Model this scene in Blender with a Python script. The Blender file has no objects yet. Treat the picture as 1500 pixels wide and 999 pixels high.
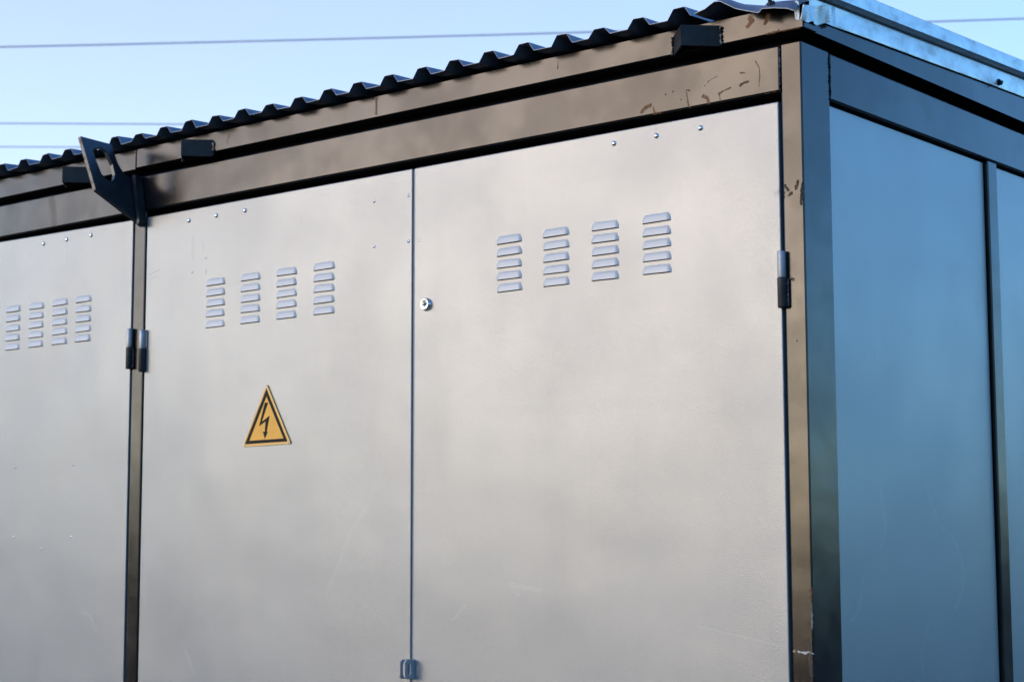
import bpy, bmesh, math, random
from mathutils import Vector, Matrix, noise
random.seed(7)
SC = bpy.context.scene
COL = SC.collection
H = 1.60                      # eye height of the camera above the ground; heights below are measured from it

# ------------------------------------------------------------------ camera
cam = bpy.data.cameras.new('camera')
camo = bpy.data.objects.new('camera', cam); COL.objects.link(camo)
RR = ((0.7712292759928824, 0.636553262391353, -0.0023125722517445147),
      (0.07483099268552376, -0.08705409509818406, 0.9933891015409496),
      (-0.6321437545251819, 0.7663038096379017, 0.11477257925674167))
m = Matrix.Identity(4)
for i in range(3):
    m[i][0] = RR[0][i]; m[i][1] = RR[1][i]; m[i][2] = -RR[2][i]
m.translation = (1.75999667, -3.02529531, H)
camo.matrix_world = m
cam.sensor_width = 36; cam.lens = 2647.158 / 1500 * 36
cam.clip_start = 0.05; cam.clip_end = 5000
cam.dof.use_dof = True; cam.dof.focus_distance = 3.75; cam.dof.aperture_fstop = 8.0
SC.camera = camo

# ------------------------------------------------------------------ sky, sun, exposure
SUN_AZ = math.atan2(-0.56, -0.83)       # compass heading of the sun, from (x, y) = (-0.56, -0.83)
SUN_EL = math.radians(9.5)
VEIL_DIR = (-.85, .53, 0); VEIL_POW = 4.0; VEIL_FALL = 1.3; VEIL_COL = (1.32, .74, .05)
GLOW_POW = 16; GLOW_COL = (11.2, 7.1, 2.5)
W = bpy.data.worlds.new('World'); SC.world = W; W.use_nodes = True
nt = W.node_tree; nt.nodes.clear()
wo = nt.nodes.new('ShaderNodeOutputWorld'); bg = nt.nodes.new('ShaderNodeBackground')
sky = nt.nodes.new('ShaderNodeTexSky'); sky.sky_type = 'NISHITA'; sky.sun_disc = False
sky.sun_elevation = SUN_EL; sky.sun_rotation = SUN_AZ
sky.air_density = 1.0; sky.dust_density = 0.5; sky.ozone_density = 5.6; sky.altitude = 100
bg.inputs['Strength'].default_value = 0.15
# thin bright veil of evening haze low in the west, and a warm glow round the low sun
def wn(k, **kw):
    n = nt.nodes.new(k)
    for q, v in kw.items(): setattr(n, q, v)
    return n
def wm(op, a_, b_=0.0, c_=None, clamp=False):
    n = wn('ShaderNodeMath', operation=op, use_clamp=clamp)
    for i, v in enumerate((a_, b_) + ((c_,) if c_ is not None else ())):
        if hasattr(v, 'is_linked'): nt.links.new(v, n.inputs[i])
        else: n.inputs[i].default_value = v
    return n.outputs[0]
def wdot(v):
    n = wn('ShaderNodeVectorMath', operation='DOT_PRODUCT'); nt.links.new(wd, n.inputs[0]); n.inputs[1].default_value = v; return n.outputs['Value']
def wadd(a_, f, col):
    n = wn('ShaderNodeMix', data_type='RGBA', blend_type='ADD'); n.clamp_factor = False
    nt.links.new(f, n.inputs[0]); nt.links.new(a_, n.inputs[6]); n.inputs[7].default_value = (*col, 1); return n.outputs[2]
wd = wn('ShaderNodeTexCoord').outputs['Generated']
sepw = wn('ShaderNodeSeparateXYZ'); nt.links.new(wd, sepw.inputs[0])
elev = wm('MAXIMUM', sepw.outputs[2], 0.0)
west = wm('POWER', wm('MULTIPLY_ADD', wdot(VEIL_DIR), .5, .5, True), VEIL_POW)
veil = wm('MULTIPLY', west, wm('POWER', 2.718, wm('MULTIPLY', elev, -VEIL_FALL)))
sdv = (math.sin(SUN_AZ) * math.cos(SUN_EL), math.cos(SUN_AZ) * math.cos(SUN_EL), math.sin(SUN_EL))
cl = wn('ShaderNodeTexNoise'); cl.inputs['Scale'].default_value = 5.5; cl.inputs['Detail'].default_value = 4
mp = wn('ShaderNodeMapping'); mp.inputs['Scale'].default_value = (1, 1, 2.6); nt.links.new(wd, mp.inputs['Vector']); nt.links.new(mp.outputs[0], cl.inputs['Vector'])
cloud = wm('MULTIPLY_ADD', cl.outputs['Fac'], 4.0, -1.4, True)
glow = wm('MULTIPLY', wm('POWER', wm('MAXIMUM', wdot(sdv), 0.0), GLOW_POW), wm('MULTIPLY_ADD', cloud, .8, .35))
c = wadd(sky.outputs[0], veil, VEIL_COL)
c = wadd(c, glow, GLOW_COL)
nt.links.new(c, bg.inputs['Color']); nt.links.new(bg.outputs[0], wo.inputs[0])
sl = bpy.data.lights.new('sun', 'SUN'); so = bpy.data.objects.new('sun', sl); COL.objects.link(so)
sl.energy = 0.14; sl.angle = math.radians(26); sl.color = (1.0, 0.70, 0.44)
sd = Vector((math.sin(SUN_AZ) * math.cos(SUN_EL), math.cos(SUN_AZ) * math.cos(SUN_EL), math.sin(SUN_EL)))
so.rotation_euler = sd.to_track_quat('Z', 'Y').to_euler()
so.location = sd * 40
SC.view_settings.view_transform = 'Standard'; SC.view_settings.look = 'None'
SC.view_settings.exposure = 1.70; SC.view_settings.gamma = 1.0; SC.view_settings.use_curve_mapping = False

# ------------------------------------------------------------------ materials
class N:
    """small helper round one node tree"""
    def __init__(s, name):
        s.m = bpy.data.materials.new(name); s.m.use_nodes = True
        s.t = s.m.node_tree; s.t.nodes.clear()
        s.out = s.n('ShaderNodeOutputMaterial'); s.b = s.n('ShaderNodeBsdfPrincipled')
        s.l(s.b.outputs[0], s.out.inputs[0])
        s.co = s.n('ShaderNodeTexCoord').outputs['Object']
    def n(s, k): return s.t.nodes.new(k)
    def l(s, a, b): s.t.links.new(a, b)
    def put(s, sock, v):
        if hasattr(v, 'is_linked'): s.l(v, sock)
        else: sock.default_value = v
    def set(s, **k):
        for a, v in k.items():
            a = {'col': 'Base Color', 'rough': 'Roughness', 'metal': 'Metallic', 'spec': 'Specular IOR Level', 'coat': 'Coat Weight', 'coatr': 'Coat Roughness', 'nrm': 'Normal', 'ior': 'IOR', 'tint': 'Specular Tint'}[a]
            if isinstance(v, tuple) and len(v) == 3: v = (*v, 1)
            s.put(s.b.inputs[a], v)
        return s.m
    def math(s, op, a, b=0.0, c=None, clamp=False):
        n = s.n('ShaderNodeMath'); n.operation = op; n.use_clamp = clamp
        s.put(n.inputs[0], a); s.put(n.inputs[1], b)
        if c is not None: s.put(n.inputs[2], c)
        return n.outputs[0]
    def scaled(s, sx, sy, sz, off=(0, 0, 0)):
        n = s.n('ShaderNodeMapping'); n.inputs['Scale'].default_value = (sx, sy, sz); n.inputs['Location'].default_value = off
        s.l(s.co, n.inputs['Vector']); return n.outputs[0]
    def noise(s, scale, detail=2, rough=.5, vec=None):
        n = s.n('ShaderNodeTexNoise'); n.inputs['Scale'].default_value = scale; n.inputs['Detail'].default_value = detail
        n.inputs['Roughness'].default_value = rough; s.l(vec or s.co, n.inputs['Vector']); return n.outputs['Fac']
    def ramp(s, f, a, b, lo=0., hi=1.):
        n = s.n('ShaderNodeMapRange'); n.interpolation_type = 'SMOOTHSTEP'
        s.put(n.inputs[0], f)
        for i, v in enumerate((a, b, lo, hi)): n.inputs[i + 1].default_value = v
        return n.outputs[0]
    def mix(s, f, a, b):
        n = s.n('ShaderNodeMix'); n.data_type = 'RGBA'
        s.put(n.inputs[0], f)
        for i, v in ((6, a), (7, b)):
            if isinstance(v, tuple): v = (*v, 1)
            s.put(n.inputs[i], v)
        return n.outputs[2]
    def bump(s, h, strength, dist, prev=None):
        n = s.n('ShaderNodeBump'); n.inputs['Strength'].default_value = strength; n.inputs['Distance'].default_value = dist
        s.l(h, n.inputs['Height'])
        if prev: s.l(prev, n.inputs['Normal'])
        return n.outputs[0]
    def stroke(s, pts, r, ax='xz', jit=.004, jscale=120):
        """mask that is 1 along a polyline drawn on the surface (metres, object space), rough at its rim"""
        sep = s.n('ShaderNodeSeparateXYZ'); s.l(s.co, sep.inputs[0])
        u = sep.outputs['XYZ'.index(ax[0].upper())]; v = sep.outputs['XYZ'.index(ax[1].upper())]
        nz = s.math('MULTIPLY', s.math('SUBTRACT', s.noise(jscale, 3, .7), .5), jit * 2)
        best = None
        for (x0, z0), (x1, z1) in zip(pts[:-1], pts[1:]):
            dx, dz = x1 - x0, z1 - z0; L2 = dx * dx + dz * dz + 1e-9
            pu = s.math('SUBTRACT', u, x0); pv = s.math('SUBTRACT', v, z0)
            t = s.math('ADD', s.math('MULTIPLY', pu, dx / L2), s.math('MULTIPLY', pv, dz / L2), clamp=True)
            du = s.math('SUBTRACT', pu, s.math('MULTIPLY', t, dx)); dv = s.math('SUBTRACT', pv, s.math('MULTIPLY', t, dz))
            d = s.math('SQRT', s.math('ADD', s.math('MULTIPLY', du, du), s.math('MULTIPLY', dv, dv)))
            best = d if best is None else s.math('MINIMUM', best, d)
        mk = s.ramp(s.math('ADD', best, nz), r, r * .35)
        if ax == 'xz':                                        # only on the front face, not round the corner
            mk = s.math('MULTIPLY', mk, s.ramp(sep.outputs[1], .0015, .0030, 1, 0))
        return mk

def grey_paint(name, marks, wave=1.0):
    a = N(name)
    streak = a.noise(9, 4, .6, a.scaled(1, 1, .10))
    big = a.noise(3.0, 3, .55)
    c = a.mix(a.ramp(streak, .35, .75), GREY, tuple(v * .965 for v in GREY))
    c = a.mix(a.ramp(big, .45, .75, 0, .5), c, (GREY[0] * .95, GREY[1] * .94, GREY[2] * .93))
    specks = a.ramp(a.noise(160, 2, .5), .735, .78, 0, .25)
    c = a.mix(specks, c, (.20, .19, .18))
    for pts, r, col, k, ax in marks:
        mk = a.math('MULTIPLY', a.stroke(pts, r, ax, jit=min(r * 1.6, .006), jscale=60), k); mk = a.math('MULTIPLY', mk, a.ramp(a.noise(120, 3, .7), .34, .6, .1, 1))
        c = a.mix(mk, c, col)
    r = a.ramp(big, .3, .7, .285, .35)
    h = a.bump(a.noise(520, 2, .6), .52, .0008)
    h = a.bump(a.noise(2.4, 2, .45), wave, .010, h)
    return a.set(col=c, rough=r, spec=.8, metal=.28, nrm=h)

GREY = (.276, .278, .270)
HH = lambda pts: [(x, z + H) for x, z in pts]
DM = [  # stains and scuffs on the doors
    (HH([(-1.803, .80), (-1.800, .775), (-1.80, .75)]), .010, (0.185, 0.179, 0.174), .35, 'xz'),
    (HH([(-1.765, .79), (-1.760, .76)]), .007, (0.202, 0.196, 0.190), .3, 'xz'),
    (HH([(-1.7463, .7427), (-1.752, .742)]), .0045, (0.112, 0.106, 0.101), .7, 'xz'),
    (HH([(-1.799, .711), (-1.803, .710)]), .0032, (0.070, 0.063, 0.056), .9, 'xz'),
    (HH([(-1.747, .712), (-1.748, .704)]), .003, (0.112, 0.106, 0.101), .7, 'xz'),
    (HH([(-1.975, .722), (-1.93, .731)]), .0025, (0.140, 0.134, 0.129), .5, 'xz'),
    (HH([(-1.975, .710), (-1.94, .714)]), .002, (0.140, 0.134, 0.129), .5, 'xz'),
    (HH([(-1.40, .80), (-1.401, .79)]), .002, (0.140, 0.134, 0.129), .7, 'xz'),
    (HH([(-1.018, .709), (-1.006, .711)]), .002, (0.112, 0.106, 0.106), .7, 'xz'),
    (HH([(-1.018, .703), (-1.008, .704)]), .002, (0.112, 0.106, 0.106), .7, 'xz'),
    (HH([(-.33, .29), (-.36, .30), (-.80, .297)]), .020, (0.235, 0.241, 0.246), .30, 'xz'),
    (HH([(-.52, .30), (-.525, .0)]), .006, (0.224, 0.224, 0.224), .13, 'xz'),
    (HH([(-.64, .31), (-.645, .02)]), .005, (0.235, 0.230, 0.230), .13, 'xz'),
    (HH([(-.40, .31), (-.41, .10)]), .006, (0.235, 0.230, 0.230), .13, 'xz'),
    (HH([(-.72, -.095), (-.74, -.075), (-.66, -.085)]), .009, (0.345, 0.355, 0.360), .35, 'xz'),
    (HH([(-.91, -.155), (-.87, -.12)]), .004, (0.345, 0.355, 0.360), .5, 'xz'),
    (HH([(-.26, -.15), (-.06, -.185)]), .0022, (0.345, 0.355, 0.360), .55, 'xz'),
    (HH([(-1.30, -.10), (-1.22, .05), (-1.17, .10)]), .006, (0.345, 0.355, 0.360), .25, 'xz'),
    (HH([(-2.23, -.16), (-2.19, -.17), (-2.165, -.21)]), .008, (0.345, 0.355, 0.360), .45, 'xz'),
    (HH([(-1.80, -.25), (-1.77, -.30)]), .008, (0.345, 0.355, 0.360), .4, 'xz'),
    (HH([(-.051, .70), (-.060, .695)]), .010, (0.112, 0.098, 0.084), .55, 'xz'),
    (HH([(-2.332, .852), (-2.333, .78)]), .0018, (0.185, 0.179, 0.174), .45, 'xz'),
    (HH([(-.3462, .90), (-.3465, .858)]), .0015, (0.168, 0.151, 0.129), .5, 'xz'),
]
SM = [  # pale dried runs and a few scratches on the blue-shaded side
    (HH([(.29, .41), (.292, .395), (.285, .385)]), .0022, (0.157, 0.162, 0.168), .6, 'yz'),
    (HH([(.262, .41), (.268, .411)]), .0022, (0.157, 0.162, 0.168), .6, 'yz'),
    (HH([(.62, .03), (.66, -.02), (.67, -.06), (.655, -.10), (.62, -.13)]), .006, (0.345, 0.355, 0.360), .45, 'yz'),
    (HH([(.50, .14), (.56, .05), (.61, .03)]), .005, (0.345, 0.355, 0.360), .35, 'yz'),
    (HH([(.30, .12), (.32, .04), (.29, .0)]), .006, (0.345, 0.355, 0.360), .4, 'yz'),
    (HH([(.22, -.06), (.20, -.12), (.17, -.14)]), .006, (0.345, 0.355, 0.360), .4, 'yz'),
    (HH([(.50, -.15), (.46, -.22), (.47, -.30)]), .006, (0.345, 0.355, 0.360), .4, 'yz'),
    (HH([(.12, .47), (.20, .46), (.42, .47)]), .0015, (0.224, 0.230, 0.235), .35, 'yz'),
]
M_DOOR = grey_paint('grey_door_paint', DM, .58)
M_SIDE = grey_paint('grey_side_paint', SM, .35)
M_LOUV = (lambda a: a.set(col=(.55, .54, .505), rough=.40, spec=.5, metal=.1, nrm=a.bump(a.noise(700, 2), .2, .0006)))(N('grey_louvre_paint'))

RU = (.13, .055, .022)
def brown_paint(name, marks=()):
    a = N(name); dull = None
    big = a.noise(4.5, 3, .6); fine = a.noise(60, 4, .6)
    c = a.mix(a.ramp(big, .35, .7), (.010, .0078, .0066), (.007, .006, .0053))
    c = a.mix(a.ramp(fine, .5, .8, 0, .4), c, (.020, .017, .015))
    for pts, r, col, k, ax in marks:
        mk = a.math('MULTIPLY', a.stroke(pts, r, ax, jit=min(r * 2.0, .006), jscale=105), k); mk = a.math('MULTIPLY', mk, a.ramp(a.noise(330, 3, .7), .36, .52, .15, 1))
        if col == RU: col = a.mix(a.ramp(a.noise(150, 3, .6), .42, .62), (.27, .115, .048), (.11, .050, .027))
        c = a.mix(mk, c, col); dull = mk if dull is None else a.math('MAXIMUM', dull, mk)
    r = a.math('ADD', a.ramp(big, .3, .7, .14, .235), a.ramp(fine, .4, .8, 0, .025))
    sp = .48
    if dull is not None:
        r = a.math('MULTIPLY_ADD', dull, .55, r); sp = a.math('MULTIPLY_ADD', dull, -.40, .48)
    h = a.bump(a.noise(480, 2, .5), .22, .0006)
    h = a.bump(a.noise(6, 2, .5), .42, .004, h)
    sp = a.math('MULTIPLY', sp, a.ramp(a.noise(3.2, 3, .6, a.scaled(1.6, 1, 1.6, (3, 1, 7))),   .36, .60, .80, 1.08))
    return a.set(col=c, rough=r, spec=sp, tint=(1.0, .94, .88), nrm=h)
RU = (.13, .055, .022)
M_BROWN = brown_paint('brown_frame_paint')
M_BEAM = brown_paint('brown_beam_paint', [
    (HH([(-.3813, .9085), (-.374, .915), (-.3614, .9185)]), .0055, RU, .95, 'xz'),
    (HH([(-.3535, .913), (-.350, .899)]), .0028, RU, .9, 'xz'),
    (HH([(-.272, .936), (-.262, .934)]), .0025, RU, .8, 'xz'),
    (HH([(-.2702, .932), (-.266, .905), (-.2602, .8955)]), .0022, RU, .85, 'xz'),
    (HH([(-.2283, .917), (-.2175, .908), (-.2155, .903)]), .0050, RU, .95, 'xz'),
    (HH([(-.2195, .904), (-.217, .896)]), .002, RU, .9, 'xz'),
    (HH([(-.1927, .9149), (-.1636, .9233)]), .0024, RU, .85, 'xz'),
    (HH([(-.1906, .9149), (-.188, .899)]), .0016, RU, .6, 'xz'),
    (HH([(-.1406, .949), (-.1304, .9478)]), .0024, RU, .8, 'xz'),
    (HH([(-.1411, .925), (-.1215, .929)]), .0030, (.05, .025, .012), .9, 'xz'),
    (HH([(-.1037, .9674), (-.096, .953), (-.0943, .9357), (-.0968, .915)]), .0016, RU, .7, 'xz'),
    (HH([(-.2257, .9366), (-.215, .946), (-.195, .952)]), .0011, RU, .6, 'xz'),
    (HH([(-.3218, .9351), (-.3216, .935)]), .0025, RU, .8, 'xz'),
    (HH([(-.3032, .9379), (-.303, .938)]), .0025, RU, .8, 'xz'),
    (HH([(-.2833, .9182), (-.283, .918)]), .0025, RU, .8, 'xz'),
    (HH([(-.085, .897), (-.06, .8955)]), .0028, RU, .7, 'xz'),
    (HH([(-.355, .8975), (-.335, .8985)]), .0028, RU, .7, 'xz'),
    (HH([(-2.41, .985), (-2.395, .94), (-2.392, .90)]), .020, (.03, .027, .025), .3, 'xz'),  # soft dull streak painted for the bracket's reflection in the beam
])
M_FASC = brown_paint('brown_fascia_paint', [
    (HH([(-.112, 1.0565), (-.106, 1.0485), (-.117, 1.0395)]), .0062, RU, 1, 'xz'),
    (HH([(-.069, 1.053), (-.077, 1.038)]), .0062, RU, 1, 'xz'),
    (HH([(-.075, 1.0155), (-.05, 1.0165), (-.045, 1.019)]), .0024, RU, .8, 'xz'),
    (HH([(-.045, 1.016), (0, 1.0145)]), .0018, RU, .6, 'xz'),
    (HH([(-.60, 1.055), (-.601, 1.035)]), .0012, (.03, .025, .022), .8, 'xz'),
    (HH([(-1.145, 1.06), (-1.146, 1.025)]), .005, (.06, .035, .022), .55, 'xz'),
    (HH([(-1.66, 1.06), (-1.67, 1.03)]), .004, (.12, .06, .04), .35, 'xz'),
])
M_POST = brown_paint('brown_post_paint', [
    (HH([(-.049, .703), (-.046, .685), (-.050, .678)]), .0055, (.02, .017, .015), .9, 'xz'),
    (HH([(-.0413, .7047), (-.034, .698)]), .0045, (.035, .022, .015), .85, 'xz'),
    (HH([(-.034, .686), (-.027, .690)]), .0035, (.035, .022, .015), .85, 'xz'),
    (HH([(-.0177, .6978), (-.0132, .7105)]), .0042, (.035, .022, .015), .85, 'xz'),
    (HH([(-.0040, .705), (-.0051, .6886), (-.0057, .666)]), .0042, (.02, .017, .015), .85, 'xz'),
    (HH([(-.003, -.075), (-.003, -.095)]), .0042, RU, 1, 'xz'),
    (HH([(-.002, -.10), (-.002, -.15)]), .0016, (.45, .42, .38), .7, 'xz'),
    (HH([(-.045, -.1925), (-.041, -.1925)]), .0030, (.50, .33, .17), .9, 'xz'),
    (HH([(-.034, -.1925), (-.018, -.1945), (-.010, -.1925), (.0, -.196)]), .0024, (.62, .58, .54), .95, 'xz'),
    (HH([(-.008, -.175), (-.004, -.235)]), .0055, (.03, .027, .026), .6, 'xz'),
    (HH([(-.028, .52), (-.030, .521)]), .004, (.04, .03, .025), .6, 'xz'),
    (HH([(-.022, .40), (-.0225, .399)]), .0025, (.03, .025, .02), .8, 'xz'),
])
M_DARK = (lambda a: a.set(col=a.mix(a.ramp(a.noise(40, 3), .4, .7), (.014, .015, .018), (.03, .028, .027)), rough=.48, spec=.5,
        nrm=a.bump(a.noise(200, 3), .3, .001)))(N('black_steel_paint'))
M_INNER = N('dark_gap_shade').set(col=(.008, .008, .009), rough=.9, spec=.03)
M_SLOT_SHADE = N('slot_shade_black').set(col=(.006, .006, .006), rough=.9, spec=.05)
M_ROOF = (lambda a: a.set(col=a.mix(a.ramp(a.noise(25, 4), .4, .75), (.15, .18, .22), (.19, .21, .24)), rough=.37, spec=.6, metal=.42,
        nrm=a.bump(a.noise(18, 2), .2, .004)))(N('dark_roof_sheet'))
def galv(name, base, rough):
    a = N(name)
    v = a.n('ShaderNodeTexVoronoi'); v.inputs['Scale'].default_value = 85; a.l(a.co, v.inputs['Vector'])
    stain = a.noise(14, 5, .65, a.scaled(1, 1, 2.2))
    c = a.mix(v.outputs['Color'], base, tuple(k * .86 for k in base))
    c = a.mix(a.ramp(stain, .55, .75, 0, .55), c, tuple(k * .55 for k in base))
    return a.set(col=c, metal=.85, rough=a.ramp(stain, .3, .7, rough - .06, rough + .12), nrm=a.bump(a.noise(30, 3), .25, .003))
M_GALV = galv('galvanised_steel', (.62, .64, .65), .42)
M_HINGE = galv('dull_zinc_hinge', (.40, .40, .40), .50)
M_CHROME = N('bright_zinc').set(col=(.75, .76, .78), metal=1., rough=.20)
M_RIVET = N('zinc_rivet').set(col=(.80, .80, .81), metal=.9, rough=.26)
M_KEY = N('keyhole_black').set(col=(.006, .006, .006), rough=.7)
M_YEL = (lambda a: a.set(col=a.mix(a.ramp(a.noise(20, 3), .4, .7), (.86, .40, .022), (.78, .34, .016)), rough=.36, spec=.30))(N('yellow_plastic'))
M_YELRIM = N('pale_yellow_rim').set(col=(.80, .45, .11), rough=.35, spec=.4)
M_INK = N('black_print').set(col=(.006, .005, .005), rough=.5, spec=.12)
M_LIT_EDGE = (lambda a: a.set(col=a.mix(a.ramp(a.noise(70, 4, .65), .47, .60), (.30, .25, .20), (.13, .055, .025)), rough=.5, spec=.5))(N('lit_edge_brown'))  # lug's front edge: brown of the lit side put in as colour
M_WELD = (lambda a: a.set(col=a.mix(a.ramp(a.noise(160, 2), .5, .68), (.014, .013, .013), (.30, .29, .28)), rough=.4, spec=.6))(N('weld_bead_steel'))
M_WIRE = N('sunlit_cable').set(col=(.52, .50, .34), rough=.6)  # warm sunlit tint put into the cable's base colour

# ------------------------------------------------------------------ mesh helpers
def box(bm, x0, x1, y0, y1, z0, z1, mi=0, bev=0.0):
    t = bmesh.new()
    vs = [t.verts.new((x, y, z)) for x in (x0, x1) for y in (y0, y1) for z in (z0, z1)]
    for f in ((0, 1, 3, 2), (4, 6, 7, 5), (0, 4, 5, 1), (2, 3, 7, 6), (0, 2, 6, 4), (1, 5, 7, 3)):
        t.faces.new([vs[i] for i in f])
    if bev: bmesh.ops.bevel(t, geom=list(t.edges), offset=bev, segments=2, affect='EDGES', profile=.5)
    merge(bm, t, mi)
def merge(bm, t, mi=0):
    bmesh.ops.recalc_face_normals(t, faces=t.faces)
    mp = {v: bm.verts.new(v.co) for v in t.verts}
    for f in t.faces:
        g = bm.faces.new([mp[v] for v in f.verts]); g.material_index = mi if mi is not None else f.material_index; g.smooth = f.smooth
    t.free()
def cyl(bm, p, ax, r, L, mi=0, seg=24, prof=None, smooth=True):
    """lathe along ax from p; prof = [(dist, radius), ...]"""
    prof = prof or [(0, 0), (0, r), (L, r), (L, 0)]
    ax = Vector(ax).normalized(); q = ax.to_track_quat('Z', 'Y')
    t = bmesh.new(); rows = []
    for d, rr in prof:
        if rr <= 1e-7: rows.append([t.verts.new(Vector(p) + ax * d)])
        else: rows.append([t.verts.new(Vector(p) + q @ Vector((rr * math.cos(2 * math.pi * k / seg), rr * math.sin(2 * math.pi * k / seg), d))) for k in range(seg)])
    for a, b in zip(rows[:-1], rows[1:]):
        for k in range(seg):
            k2 = (k + 1) % seg
            vs = [a[k % len(a)], a[k2 % len(a)], b[k2 % len(b)], b[k % len(b)]]
            u = []
            for v in vs:
                if v not in u: u.append(v)
            if len(u) > 2: t.faces.new(u).smooth = smooth
    merge(bm, t, mi)
def prism(bm, pts, vec, mi=0, bev=0.0, holes=(), edge_mi=None):
    """polygon (3D points, coplanar) thickened by vec; holes = list of point loops"""
    t = bmesh.new(); vec = Vector(vec)
    loops = [list(pts)] + [list(h) for h in holes]
    edges = []; ring = []
    for lp in loops:
        vs = [t.verts.new(p) for p in lp]; ring.append(vs)
        for i in range(len(vs)): edges.append(t.edges.new((vs[i], vs[(i + 1) % len(vs)])))
    if holes: bmesh.ops.triangle_fill(t, use_beauty=True, use_dissolve=False, edges=edges)
    else: t.faces.new(ring[0])
    fs = list(t.faces)
    cp = {v: t.verts.new(v.co + vec) for v in list(t.verts)}
    for f in fs: t.faces.new([cp[v] for v in reversed(f.verts)])
    for vs in ring:
        for i in range(len(vs)):
            a, b = vs[i], vs[(i + 1) % len(vs)]
            f = t.faces.new((a, b, cp[b], cp[a])); f.material_index = 1 if edge_mi is None or (vs is ring[0] and i in edge_mi) else 0
    merge(bm, t, None if mi is None else mi)
def grid(bm, P, mi=0, smooth=True, thick=None):
    """P[row][col] points -> sheet; thick = vector for a second skin"""
    t = bmesh.new(); R_, C_ = len(P), len(P[0])
    V = [[t.verts.new(p) for p in r] for r in P]
    for i in range(R_ - 1):
        for j in range(C_ - 1):
            t.faces.new((V[i][j], V[i][j + 1], V[i + 1][j + 1], V[i + 1][j])).smooth = smooth
    if thick is not None:
        U = [[t.verts.new(v.co + Vector(thick)) for v in r] for r in V]
        for i in range(R_ - 1):
            for j in range(C_ - 1):
                t.faces.new((U[i][j], U[i + 1][j], U[i + 1][j + 1], U[i][j + 1])).smooth = smooth
        for j in range(C_ - 1):
            t.faces.new((V[0][j], U[0][j], U[0][j + 1], V[0][j + 1])); t.faces.new((V[-1][j], V[-1][j + 1], U[-1][j + 1], U[-1][j]))
        for i in range(R_ - 1):
            t.faces.new((V[i][0], V[i + 1][0], U[i + 1][0], U[i][0])); t.faces.new((V[i][-1], U[i][-1], U[i + 1][-1], V[i + 1][-1]))
    mp = {v: bm.verts.new(v.co) for v in t.verts}
    for f in t.faces:
        g = bm.faces.new([mp[v] for v in f.verts]); g.material_index = mi; g.smooth = f.smooth
    t.free()
def tube(bm, pts, r, seg=10, mi=0, jit=0.0):
    t = bmesh.new(); rows = []
    pts = [Vector(p) for p in pts]
    for i, p in enumerate(pts):
        d = (pts[min(i + 1, len(pts) - 1)] - pts[max(i - 1, 0)]).normalized(); q = d.to_track_quat('Z', 'Y')
        rr = r * (1 + random.uniform(-jit, jit))
        rows.append([t.verts.new(p + q @ Vector((rr * math.cos(2 * math.pi * k / seg), rr * math.sin(2 * math.pi * k / seg), 0))) for k in range(seg)])
    for a, b in zip(rows[:-1], rows[1:]):
        for k in range(seg): t.faces.new((a[k], a[(k + 1) % seg], b[(k + 1) % seg], b[k])).smooth = True
    t.faces.new(list(reversed(rows[0]))); t.faces.new(rows[-1])
    merge(bm, t, mi)
def obj(name, bm, mats, parent=None, **props):
    me = bpy.data.meshes.new(name); bm.to_mesh(me); bm.free()
    for mm in (mats if isinstance(mats, (list, tuple)) else [mats]): me.materials.append(mm)
    o = bpy.data.objects.new(name, me); COL.objects.link(o)
    if parent: o.parent = parent
    for k, v in props.items(): o[k] = v
    return o
def part(name, parent, mats, fn, **p):
    bm = bmesh.new(); fn(bm); return obj(name, bm, mats, parent, **p)
def copy_part(src, parent, name=None, offset=(0, 0, 0)):
    c = src.copy(); COL.objects.link(c); c.parent = parent; c.location = Vector(src.location) + Vector(offset)
    for ch in list(src.children):
        d = ch.copy(); COL.objects.link(d); d.parent = c
    return c

# ------------------------------------------------------------------ setting: ground and an unseen tree ring added for dark reflections
a = N('dry_yard_ground')
gm = a.set(col=a.mix(a.ramp(a.noise(.35, 6, .65), .4, .65), (.056, .055, .058), (.036, .040, .036)), rough=.95, nrm=a.bump(a.noise(9, 5, .7), .5, .05))
part('ground', None, gm, lambda b: grid(b, [[(x, y, 0) for x in (-900, -60, -15, 0, 15, 60, 900)] for y in (-900, -60, -15, 0, 15, 60, 900)]), kind='structure')

def low_sky_blocker(b):  # unseen tree ring added to block low sky and darken reflections
    rnd = random.Random(3)
    for k in range(420):
        an = 2 * math.pi * k / 420 + rnd.uniform(-.01, .01); R0 = rnd.uniform(62, 84)
        h = 3.6 + 2.8 * noise.noise(Vector((math.cos(an) * 3, math.sin(an) * 3, 1))) + rnd.uniform(-.6, 1.6); h = max(1.6, h)
        t = bmesh.new(); bmesh.ops.create_icosphere(t, subdivisions=3, radius=1)
        for v in t.verts:
            d = v.co.normalized(); q = .75 + .55 * noise.noise(d * 2.1 + Vector((k, 0, 0))) + .45 * noise.noise(d * 6 + Vector((0, k, 0)))
            v.co = Vector((R0 * math.cos(an), R0 * math.sin(an), h * .52)) + Vector((d.x * 1.5, d.y * 1.5, d.z * h * .5)) * q
        merge(b, t, 0)
a = N('blocker_foliage')
part('added_tree_belt', None, a.set(col=a.mix(a.ramp(a.noise(1.2, 4, .7), .4, .6), (.022, .025, .018), (.040, .042, .030)), rough=.9), low_sky_blocker,
     kind='stuff', label='unseen belt of dark trees added to darken reflections and block low sky', category='trees')

# ------------------------------------------------------------------ the cabin
XL, YB = -3.575, 2.49          # far left end and back of the cabin
ZB = .30                       # underside of the doors
cabin = bpy.data.objects.new('electrical_cabin', None); COL.objects.link(cabin)
cabin['label'] = 'grey metal electrical cabin with louvred doors, brown frame and corrugated roof'
cabin['category'] = 'utility cabin'

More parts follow.
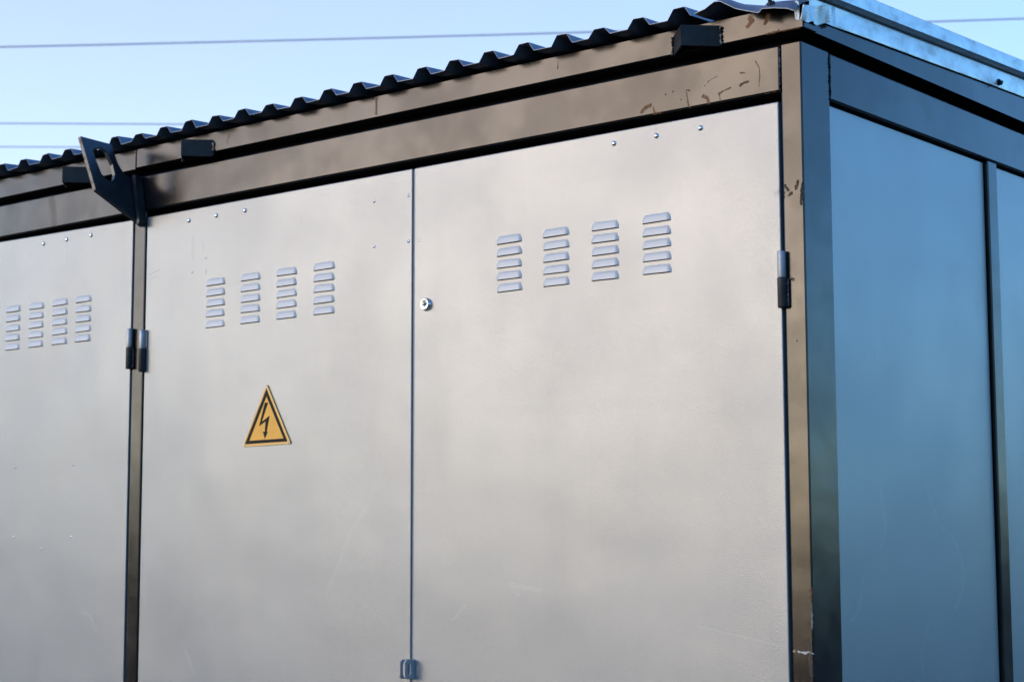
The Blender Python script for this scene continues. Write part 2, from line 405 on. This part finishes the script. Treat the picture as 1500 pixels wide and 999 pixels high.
part('skid_base', cabin, M_BROWN, lambda b: box(b, XL, 0, 0, YB, .02, .27, bev=.004))
part('light_block_core', cabin, M_INNER, lambda b: box(b, XL + .06, -.065, .055, YB - .06, .28, 1.055 + H))  # dark box added behind the doors to block light in the gaps
def corner_post(b, x0, x1, y0, y1): box(b, x0, x1, y0, y1, .272, .9915 + H, bev=.003)
part('corner_post', cabin, M_POST, lambda b: corner_post(b, -.0465, 0, 0, .110))
part('corner_post', cabin, M_BROWN, lambda b: corner_post(b, XL, XL + .0465, 0, .110))
part('corner_post', cabin, M_BROWN, lambda b: corner_post(b, -.0465, 0, YB - .11, YB))
part('corner_post', cabin, M_BROWN, lambda b: corner_post(b, XL, XL + .0465, YB - .11, YB))
part('door_post', cabin, M_BROWN, lambda b: box(b, -2.0385, -1.9935, .0, .05, .272, .8955 + H, bev=.003))
part('front_beam', cabin, M_BEAM, lambda b: box(b, XL + .048, -.0485, .0, .054, .8965 + H, .9905 + H, bev=.004))
part('side_beam', cabin, M_BROWN, lambda b: box(b, -.054, 0, .1115, YB - .1115, .8925 + H, .9895 + H, bev=.004))
part('side_beam', cabin, M_BROWN, lambda b: box(b, XL, XL + .054, .1115, YB - .1115, .8925 + H, .9895 + H, bev=.004))
part('back_wall', cabin, M_SIDE, lambda b: box(b, XL + .048, -.048, YB - .05, YB - .01, .30, .989 + H, bev=.002))
# near-black box in place of the shaded gap under the roof frame, set back
part('gap_shade_box', cabin, M_INNER, lambda b: box(b, XL + .048, -.048, .048, YB - .048, .9905 + H + .003, 1.018 + H))
# roof frame (fascia)
FY, FX = -.005, .010
part('front_fascia', cabin, M_FASC, lambda b: (box(b, -2.0315, FX, FY, .05, 1.0138 + H, 1.067 + H, bev=.0025),
                                             box(b, XL - FX, -2.0345, FY + .001, .05, 1.0105 + H, 1.067 + H, bev=.0025)))
def side_fascia(b, x0, x1):
    prism(b, [(x0, .041, 1.0138 + H), (x0, YB + .012, 1.0138 + H), (x0, YB + .012, 1.067 + .037 * YB + H), (x0, .041, 1.066 + H)], (x1 - x0, 0, 0), mi=0)
part('side_fascia', cabin, M_BROWN, lambda b: side_fascia(b, FX - .05, FX - .0006))
part('side_fascia', cabin, M_BROWN, lambda b: side_fascia(b, XL - FX + .0012, XL - FX + .05))
part('back_fascia', cabin, M_BROWN, lambda b: box(b, XL + .04, -.04, YB - .04, YB + .011, 1.0138 + H, 1.152 + H, bev=.002))

# ---- side wall: recessed panels between posts
SP = [(.1125, .8345), (.8895, 1.6115), (1.6665, YB - .1125)]
for y0, y1 in SP:
    part('side_panel', cabin, M_SIDE, lambda b: box(b, -.05, -.011, y0, y1, .275, .8865 + H, bev=.002))
    part('side_panel', cabin, M_SIDE, lambda b: box(b, XL + .011, XL + .05, y0, y1, .275, .8865 + H, bev=.002))
for y0, y1 in ((.8395, .8880), (1.6165, 1.6650)):
    part('mullion', cabin, M_BROWN, lambda b: box(b, -.05, -.0015, y0, y1, .272, .8915 + H, bev=.003))
    part('mullion', cabin, M_BROWN, lambda b: box(b, XL + .0015, XL + .05, y0, y1, .272, .8915 + H, bev=.003))

# ---- doors
def louvre_bm(w=.0715, h=.0168, d=.0047):
    b = bmesh.new(); NU, NV = 18, 8
    P = []
    for i in range(NV + 1):
        v = i / NV; row = []
        hw = (w / 2) * (.84 + .16 * min(1, v * 1.5))
        for j in range(NU + 1):
            u = -1 + 2 * j / NU
            u = math.copysign(abs(u) ** .8, u)
            e = min(1., (1 - abs(u)) / .22); e = math.sin(e * math.pi / 2)
            bulge = min(1., (v * 1.02) ** .56)
            row.append((u * hw, -.0004 - d * e * bulge, h / 2 - h * v))
        P.append(row)
    grid(b, P, 0)
    last = P[-1]                                            # turned lip, then a black strip in place of the shaded open slot
    lip = [(x, y + .0006, z - .0004) for x, y, z in last]
    slot = [(x, -.0003, z - .0016) for x, y, z in last]
    grid(b, [last, lip], 0, False); grid(b, [lip, slot], 1, False)
    return b
LOUV = bpy.data.meshes.new('louvre'); _b = louvre_bm(); _b.to_mesh(LOUV); _b.free()
LOUV.materials.append(M_LOUV); LOUV.materials.append(M_SLOT_SHADE)
def louvres(door, xs, zt, zb, sx=1.0):
    for x in xs:
        for k in range(5):
            o = bpy.data.objects.new('louvre', LOUV); COL.objects.link(o); o.parent = door
            o.location = (x + random.uniform(-.0006, .0006), random.uniform(-.0002, .0001), H + zt + (zb - zt) * k / 4 + random.uniform(-.0004, .0004))
            o.rotation_euler.y = random.uniform(-.012, .012); o.scale = (sx, random.uniform(.92, 1.1), 1)
def dome(r, h): return [(-.001, r), (0, r), (h * .45, r * .9), (h * .8, r * .6), (h, 0)]
RIV = bpy.data.meshes.new('rivet'); _b = bmesh.new(); cyl(_b, (0, 0, 0), (0, -1, 0), 0, 0, 0, 20, dome(.0058, .0042)); _b.to_mesh(RIV); _b.free(); RIV.materials.append(M_RIVET)
SCR = bpy.data.meshes.new('screw'); _b = bmesh.new()
cyl(_b, (0, 0, 0), (0, -1, 0), 0, 0, 0, 16, [(-.001, .0042), (0, .0042), (.0014, .0034), (.0016, .0016)])
cyl(_b, (0, -.0006, 0), (0, -1, 0), 0, 0, 1, 12, [(0, 0), (.0009, .0017), (.0010, 0)]); _b.to_mesh(SCR); _b.free()
SCR.materials.append(M_RIVET); SCR.materials.append(M_KEY)
def fix(mesh, name, parent, x, z, y=0, s=1.0):
    o = bpy.data.objects.new(name, mesh); COL.objects.link(o); o.parent = parent
    o.location = (x, y, z + H); o.scale = (s, s, s); o.rotation_euler.y = random.uniform(0, 3); return o
def leaf(x0, x1, zl=.8768, zr=.8768):
    """door leaf: folded sheet pan 32 mm deep with soft edges; zl/zr top height at its left and right edge"""
    b = bmesh.new(); t = bmesh.new()
    f = [t.verts.new(p) for p in ((x0, 0, ZB), (x1, 0, ZB), (x1, 0, zr + H), (x0, 0, zl + H))]
    k = [t.verts.new(v.co + Vector((0, .032, 0))) for v in f]
    t.faces.new(f); t.faces.new(list(reversed(k)))
    for i in range(4): t.faces.new((f[i], k[i], k[(i + 1) % 4], f[(i + 1) % 4]))
    bmesh.ops.bevel(t, geom=list(t.edges), offset=.0022, segments=3, affect='EDGES', profile=.5)
    merge(b, t, 0); return b
d1 = obj('door', leaf(-1.0262, -.0535), M_DOOR, cabin)          # right leaf, with the lock
d2 = obj('door', leaf(-1.9868, -1.0338), M_DOOR, cabin)         # leaf with the sign
d3 = obj('door', leaf(-2.7745, -2.0455, .8855, .8768), M_DOOR, cabin)
d4 = obj('door', leaf(XL + .0535, -2.7805, .8855, .8855), M_DOOR, cabin)
louvres(d1, (-.7425, -.6115, -.4805, -.3480), .6795, .5725)
louvres(d2, (-1.7100, -1.5795, -1.4500, -1.3200), .6790, .5715)
louvres(d3, (-2.5715, -2.4625, -2.3550, -2.2503), .6835, .5755, .95)
louvres(d4, (-3.28, -3.17, -3.06, -2.95), .6835, .5755, .95)
for x in (-.455, -.3462, -.2372): fix(RIV, 'rivet', d1, x, .8513)
for x in (-1.8182, -1.7124, -1.6044): fix(RIV, 'rivet', d2, x, .8483)
for x in (-2.4382, -2.3323, -2.2248): fix(RIV, 'rivet', d3, x, .8556)
for x, z in ((-1.1556, .8156), (-1.0462, .8156), (-1.1546, .7081), (-1.0448, .7081)): fix(SCR, 'screw', d2, x, z)
for x, z in ((-2.5395, .2326), (-2.2800, .2316), (-2.5385, .0396), (-2.2785, .0384), (-2.4075, .0055)): fix(SCR, 'screw', d3, x, z, 0, .8)
# thin cover strip seen in the joint between the two leaves
part('door_seal', d1, N('grey_blue_seal').set(col=(.24, .25, .26), rough=.5), lambda b: box(b, -1.0335, -1.0266, .004, .03, ZB + .002, .8755 + H, bev=.001))

# lock with two-way key slot
def lock(b):
    x, z = -.9868, .5553 + H
    cyl(b, (x, 0, z), (0, -1, 0), 0, 0, 0, 32, [(-.001, .0150), (.0015, .0150), (.0030, .0140), (.0085, .0128), (.0098, .0116), (.0092, .0104), (.0092, 0)])
    cyl(b, (x, -.0096, z), (0, -1, 0), 0, 0, 1, 20, [(0, .0050), (.0004, .0050), (.0004, .0024), (.0, .0024)])
    for s in (-1, 1):
        box(b, x + s * .0060 - .0027, x + s * .0060 + .0027, -.0100, -.0096, z + s * .0010 - .0012, z + s * .0010 + .0012, 1)
    cyl(b, (x, -.0092, z), (0, -1, 0), 0, 0, 0, 16, [(0, .0024), (.0012, .0023), (.0014, 0)])
part('lock', d1, [M_CHROME, M_KEY], lock)

# ---- hinges: zinc knuckle above, black welded sleeve below
def hinge(x, zm, zt, zb, side):
    r = .0086; y = -.0075
    def upper(b):
        cyl(b, (x, y, zm + H), (0, 0, 1), r, 0, 0, 20, [(0, 0), (0, r * .92), (.0015, r), (zt - zm - .0015, r), (zt - zm, r * .9), (zt - zm, 0)])
        x0, x1 = sorted((x, x + side * .012)); box(b, x0, x1, y + .003, y + .0072, zm + .003 + H, zt - .002 + H, bev=.0008)
    o = part('hinge', cabin, M_HINGE, upper)
    def lower(b):
        L = zm - zb - .0006; rr = r * 1.12
        cyl(b, (x, y, zm - .0006 + H), (0, 0, -1), r, 0, 0, 20, [(0, 0), (0, rr), (.002, rr * 1.06), (.004, rr), (L - .002, rr * .98), (L, rr * .85), (L, 0)])
        x0, x1 = sorted((x, x - side * .013)); box(b, x0, x1, y + .002, y + .0072, zb + .002 + H, zm - .002 + H, bev=.001)
    part('hinge_sleeve', o, M_DARK, lower)
    pts = [(x - side * .010 + random.uniform(-.001, .001), -.0035, zb + .003 + H + k * .0045) for k in range(int((zm - zb) / .0045))]
    part('weld_bead', o, M_WELD, lambda b: tube(b, pts, .0030, 8, 0, .35))
hinge(-.0480, .5242, .5767, .4653, -1)
hinge(-1.9870, .5254, .5761, .4657, 1)
hinge(-2.0395, .5329, .5838, .4764, -1)
for z in (-1.0,):
    hinge(-.0480, z + .0, z + .052, z - .058, -1); hinge(-1.9870, z, z + .052, z - .058, 1); hinge(-2.0395, z, z + .052, z - .058, -1)

# ---- pair of eye plates for a padlock at the door joint
def eye(b, x, th, y0=-.031, z0=-.2850, z1=-.2425):
    zc = (z0 + z1) / 2; cut = .006
    pts = [(x, .0, z0 + H), (x, y0 + cut, z0 + H), (x, y0, z0 + cut + H), (x, y0, z1 - cut + H), (x, y0 + cut, z1 + H), (x, 0, z1 + H)]
    hole = []
    for k in range(16):
        an = 2 * math.pi * k / 16
        hole.append((x, -.0165 + .0055 * math.cos(an), zc + H + (.0075 if math.sin(an) > 0 else -.0075) + .0058 * math.sin(an)))
    prism(b, pts, (th, 0, 0), 0, holes=[hole])
M_EYE = N('blue_grey_steel').set(col=(.38, .38, .37), rough=.45, spec=.5)
part('padlock_eye', d1, M_EYE, lambda b: eye(b, -1.0255, .0045))
part('padlock_eye', d2, M_EYE, lambda b: eye(b, -1.0400, .0045))

# ---- weld beads where the beams butt on the corner post
def bead(name, pts, r=.0022):
    part(name, cabin, M_DARK, lambda b: tube(b, pts, r, 8, 0, .45))
bead('weld_bead', [(-.0475 + random.uniform(-.0007, .0007), -.0006, .894 + H + k * .004) for k in range(24)])
bead('weld_bead', [(.0006, .1108 + random.uniform(-.0007, .0007), .893 + H + k * .004) for k in range(24)])

# ---- angle iron stubs on the fascia
def bracket(xa, z0, z1):
    t = .005; p = .058; y = FY
    def leg(b, s):
        pts = [(xa, y - p, z0 + H), (xa + s * p, y, z0 + H), (xa + s * (p - t * 1.41), y, z0 + H), (xa, y - p + t * 1.41, z0 + H)]
        prism(b, pts, (0, 0, z1 - z0), 0)
    o = part('angle_bracket', cabin, M_BRK, lambda b: (leg(b, 1), leg(b, -1)))
    pts = [(xa + p + .002 + random.uniform(-.0008, .0008), y - .002, z0 + H + .001 + k * .0038) for k in range(int((z1 - z0) / .0038))]
    part('weld_bead', o, M_WELD, lambda b: tube(b, pts, .0030, 8, 0, .4))
    pts = [(xa - p - .001 + random.uniform(-.0008, .0008), y - .002, z0 + H + .001 + k * .0038) for k in range(int((z1 - z0) / .0038))]
    part('weld_bead', o, M_WELD, lambda b: tube(b, pts, .0026, 8, 0, .4))
M_BRK = (lambda a: a.set(col=a.mix(a.ramp(a.noise(30, 3), .4, .7), (.012, .011, .012), (.022, .020, .019)), rough=.42, spec=.28, nrm=a.bump(a.noise(200, 3), .25, .001)))(N('dark_bracket_paint'))
bracket(-.2392, 1.0110, 1.0535); bracket(-1.7805, 1.0030, 1.0460); bracket(-2.2755, 1.0000, 1.0435); bracket(-3.28, 1.0030, 1.0460)

# ---- lifting lug: a slotted plate welded aslant on the door post
def lug():
    n = Vector((math.cos(.26), 0, math.sin(.26))); th = .011
    P = [(-2.0562, -.1701, 1.0761), (-2.0549, -.0696, 1.0715), (-2.0475, -.0645, 1.0440), (-2.0412, -.0580, 1.0199), (-2.0375, -.0500, 1.0040), (-2.0338, -.0383, .992), (-2.0327, -.024, .9875),
         (-2.0319, -.0045, .9848), (-1.9970, -.0045, .8536), (-1.9988, -.0180, .8610), (-2.0182, -.1457, .9333)]
    def pl(y, t): return Vector((-1.9970, 0, .8536)) + Vector((0, 1, 0)) * y + Vector((-math.sin(.26), 0, math.cos(.26))) * t
    up = Vector((-math.sin(.26), 0, math.cos(.26)))
    ts = lambda p: (Vector(p) - Vector((-1.9970, 0, .8536))).dot(up)
    pts = [pl(p[1], ts(p)) + Vector((0, 0, H)) for p in P]
    h = [(-2.0472, -.1365, 1.0423), (-2.0495, -.1267, 1.0512), (-2.0511, -.1074, 1.057), (-2.0500, -.0960, 1.053), (-2.0486, -.0907, 1.0476), (-2.0397, -.0765, 1.0142), (-2.0322, -.0742, .986),
         (-2.029, -.0788, .9738), (-2.0266, -.0887, .9651), (-2.0268, -.0970, .9655), (-2.0274, -.1049, .9681), (-2.031, -.1191, .9814), (-2.0381, -.1276, 1.0083)]
    hp = [pl(p[1], ts(p)) + Vector((0, 0, H)) for p in h]
    b = bmesh.new(); prism(b, pts, n * -th, None, holes=[hp], edge_mi=(10,))  # only the front edge takes the painted lit brown
    o = obj('lifting_lug', b, [M_LUG, M_LIT_EDGE], cabin)
    q = [Vector((-2.0300, -.0050, .983 + H)).lerp(Vector((-1.9960, -.0050, .856 + H)), k / 34) + Vector((random.uniform(-.001, .001), random.uniform(-.001, .001), 0)) for k in range(35)]
    part('weld_bead', o, M_DARK, lambda b: tube(b, q, .0042, 8, 0, .3))
    part('gusset_bar', o, M_LUG2, lambda b: prism(b, [(-2.0215, -.003, .990 + H), (-2.0085, -.003, .990 + H), (-1.9865, -.003, .862 + H), (-1.9955, -.003, .852 + H)], (0, -.024, 0), 0))
M_LUG = (lambda a: a.set(col=a.mix(a.ramp(a.noise(25, 3), .4, .7), (.020, .022, .026), (.032, .033, .036)), rough=.34, spec=.6, nrm=a.bump(a.noise(60, 3), .2, .002)))(N('lug_black_paint'))
M_LUG2 = M_DARK
lug()

# ---- corrugated roof sheet
def roof(b):
    pitch = .1007; c0 = -.2537; z0 = 1.0745; rh = .0185; slope = .037
    xs = []
    k0 = -1
    prof = []
    c = c0
    while c > XL - .05:
        prof.append(c); c -= pitch
    prof = prof[::-1]
    xp = []
    for i, c in enumerate(prof):
        j = random.uniform(-.0025, .0025); dz = random.uniform(-.0025, .0030)
        if abs(c - (-2.0745)) < .03: dz = .006
        for dx, zz in ((-.0285, 0), (-.0275, .001), (-.0140, rh - .001), (-.0125, rh), (.0125, rh), (.0140, rh - .001), (.0275, .001), (.0285, 0)):
            xp.append((c + dx + j, zz + (dz if zz > .004 else 0), i))
    ys = [-.052, -.050, -.03, .0, .06, .2, .6, 1.2, 1.9, YB + .07]
    P = []
    for r, y in enumerate(ys):
        row = []
        for x, zz, i in xp:
            w = noise.noise(Vector((x * 7, y * 3, 1.3))) * .0028 + noise.noise(Vector((x * 40, y * 9, 4.1))) * (.0016 if r < 4 else .0004)
            sag = -.0018 if (i % 4 == 2 and zz < .004 and r < 3) else 0
            row.append(Vector((x, y, z0 + zz + slope * (y + .03) + w + sag + H)))
        P.append(row)
    grid(b, P, 0, False, (0, 0, -.0009))
part('roof_sheet', cabin, M_ROOF, roof)
# the last sheet at the corner has been hammered down over the fascia
def flap(b):
    fx = [(-.215, 1.0755), (-.19, 1.079), (-.1675, 1.0905), (-.1527, 1.0885), (-.1335, 1.0765), (-.1180, 1.0680), (-.1003, 1.0600), (-.0800, 1.0525), (-.0658, 1.0480), (-.0610, 1.0500), (-.0563, 1.0545), (-.0284, 1.0505), (.0, 1.0440), (.016, 1.0375)]
    ys = (-.050, -.046, -.034, -.015, .03, .12, .5, 1.4, YB + .07); rise = (0, .004, .012, .020, .027, .031, .046, .078, .118)
    P = []
    for y, dz in zip(ys, rise):
        row = []
        for x, z in fx:
            k = max(0, min(1, (y + .05) / .10)); k = k * k * (3 - 2 * k)
            zt = 1.0765 + .037 * (y + .03)
            zz = (z + dz) * (1 - k) + zt * k if x > -.16 else z + .037 * (y + .05)
            row.append(Vector((x, y, zz + H + noise.noise(Vector((x * 30, y * 20, 2))) * .0025)))
        P.append(row)
    grid(b, P, 0, True, (0, 0, -.0011))
fl = part('roof_flap', cabin, M_ROOF, flap)
def roof_screw(b):
    p = Vector((-.0435, -.038, 1.0660 + H)); ax = Vector((0, -.55, .84))
    cyl(b, p, ax, 0, 0, 0, 18, [(-.004, .0085), (0, .0085), (.0012, .0080), (.0015, 0)])
    cyl(b, p + ax * .0012, ax, 0, 0, 0, 6, [(0, .0048), (.006, .0046), (.0062, 0)], False)
part('screw', fl, M_DARK, roof_screw)

# ---- galvanised flashing along the side eave
def flashing(b):
    sec = [(.0126, -.004), (.0150, -.0050), (.0158, .0), (.0165, .034), (.0160, .0350), (.0060, .0365), (.0060, .0395), (.0340, .0415), (.0355, .0430), (.0358, .0700), (.0345, .0720), (-.02, .0745), (-.06, .0745)]
    ys = [.010 + k * .08 for k in range(32)]
    P = []
    for y in ys:
        row = []
        for x, dz in sec:
            zb = 1.0418 + .0368 * y
            if y < .1 and dz < .03: x = min(x, .0128 + .0 * y)
            w = noise.noise(Vector((y * 2.2, dz * 20, 5))) * .0018
            row.append(Vector((x + w * .6, y, zb + dz + w + H)))
        P.append(row)
    grid(b, P, 0, False, (-.0008, 0, -.0006))
fg = part('roof_flashing', cabin, M_GALV, flashing)
part('screw', fg, M_KEY, lambda b: (cyl(b, (.0165, .874, 1.0795 + H), (1, 0, -.2), 0, 0, 0, 12, [(0, .0085), (.002, .008), (.002, .0050), (.009, .0045), (.009, 0)], False),
                                    cyl(b, (.0235, .870, 1.0775 + H), (.3, -.5, -1), 0, 0, 0, 8, [(0, .003), (.008, .0022), (.009, 0)], False)))
def crumple(b):
    P = []
    U, V = 12, 7
    for j in range(V):
        v = j / (V - 1); row = []
        for i in range(U):
            u = i / (U - 1)
            y = -.030 + .135 * u; z = 1.0200 + .020 * u + (.030 + .010 * u) * v
            fold = .0045 * math.sin(u * 9 + v * 1.4) + .0012 * math.sin(u * 21 + 1 - v * 3)
            x = .0180 + fold + .004 * v
            row.append(Vector((x, y, z + .0030 * math.sin(u * 17 + 2) * (1 - v) + H)))
        P.append(row)
    grid(b, P, 0, False, (-.0009, 0, 0))
    Q = []
    for j in range(5):                                       # the cap folded round the front corner
        v = j / 4; Q.append([Vector((.0160 - .014 * u + .001 * math.sin(9 * u + 3 * v), -.0310 + .008 * u - .002 * v, 1.0215 + .036 * v + .006 * u + .003 * math.sin(u * 14) * v + H)) for u in [k / 6 for k in range(7)]])
    grid(b, Q, 0, False, (0, .0009, 0))
part('crumpled_end', fg, M_GALV, crumple)

# ------------------------------------------------------------------ warning sign riveted to the middle door
sign = bpy.data.objects.new('warning_sign', None); COL.objects.link(sign); sign.location = (-1.5135, -.0003, .255 + H)
sign['label'] = 'yellow triangular high voltage sign with black lightning arrow on grey door'; sign['category'] = 'warning sign'
SO = Vector((-1.5135, 0, .255 + H))
def T(p, y): return Vector((p[0], y, p[1] + H)) - SO
OUT = [(-1.5985, .2545), (-1.4250, .2555), (-1.5130, .4055)]
def inset(tri, k):
    c = (sum(p[0] for p in tri) / 3, sum(p[1] for p in tri) / 3)
    return [(c[0] + (p[0] - c[0]) * k, c[1] + (p[1] - c[1]) * k) for p in tri]
def rounded(tri, r=.0045):
    out = []
    for i in range(3):
        p = Vector(tri[i]); a_ = (Vector(tri[i - 1]) - p).normalized(); b_ = (Vector(tri[(i + 1) % 3]) - p).normalized()
        out += [tuple(p + a_ * r), tuple(p + (a_ + b_) * r * .28), tuple(p + b_ * r)]
    return out
def plate(b): prism(b, [T(p, -.0005) for p in rounded(OUT)], (0, -.0014, 0), 0)
part('sign_plate', sign, M_YEL, plate)
def rim(b):
    prism(b, [T(p, -.0015) for p in rounded(OUT)], (0, -.0016, 0), 0, holes=[[T(p, -.0015) for p in rounded(inset(OUT, .905), .004)]])
part('sign_rim', sign, M_YELRIM, rim)
RG0 = [(-1.5880, .2607), (-1.4380, .2618), (-1.5140, .3925)]; RG1 = [(-1.5740, .2688), (-1.4518, .2696), (-1.5141, .3752)]
part('printed_border', sign, M_INK, lambda b: prism(b, [T(p, -.0018) for p in RG0], (0, -.0005, 0), 0, holes=[[T(p, -.0018) for p in RG1]]))
BOLT0 = [(-1.5198, .3585), (-1.5093, .3585), (-1.5278, .3138), (-1.504, .3271), (-1.5126, .289), (-1.5088, .2892), (-1.5182, .2725), (-1.5244, .2903), (-1.5185, .2896), (-1.5166, .3142), (-1.5364, .3035)]
bc = (-1.5185, .3155); BOLT = [(bc[0] + (x - bc[0]) * 1.16, bc[1] + (z - bc[1]) * 1.03) for x, z in BOLT0]
part('lightning_arrow', sign, M_INK, lambda b: prism(b, [T(p, -.0018) for p in BOLT], (0, -.0005, 0), 0))
for p in ((-1.5133, .3960), (-1.5893, .2590), (-1.4350, .2602)):
    part('rivet', sign, M_RIVET, lambda b: cyl(b, T(p, -.0030), (0, -1, 0), 0, 0, 0, 14, dome(.0026, .0018)))

# ------------------------------------------------------------------ overhead cables, far off
def wire(pts, r, label):
    P = [Vector(p) + Vector((0, 0, H)) for p in pts]
    b = bmesh.new(); tube(b, P, r, 8)
    obj('overhead_cable', b, M_WIRE, None, label=label, category='power line', group='overhead cables crossing the sky')
def span(f, s0, s1):
    out = []
    for k in range(49):
        s = s0 + (s1 - s0) * k / 48; out.append(f(s))
    return out
e = Vector((.7712, .6366, 0))
c1 = Vector((-14.30, 16.55, 7.362)); c2 = Vector((-20.12, 11.94, 6.108)); c3 = Vector((-20.15, 11.97, 5.775))
wire(span(lambda s: c1 + e * s + Vector((0, 0, .0262 * s + .00042 * s * s)), -60, 70), .0125, 'uppermost and thickest cable, rising behind the roof ridge to the right')
wire(span(lambda s: c2 + e * s + Vector((0, 0, -.0080 * s + .00035 * s * s)), -60, 60), .0095, 'middle cable, level, ending behind the ribbed roof edge')
wire(span(lambda s: c3 + e * s + Vector((0, 0, -.0085 * s + .00035 * s * s)), -60, 60), .0085, 'lowest faint cable, vanishing behind the slotted lifting lug')
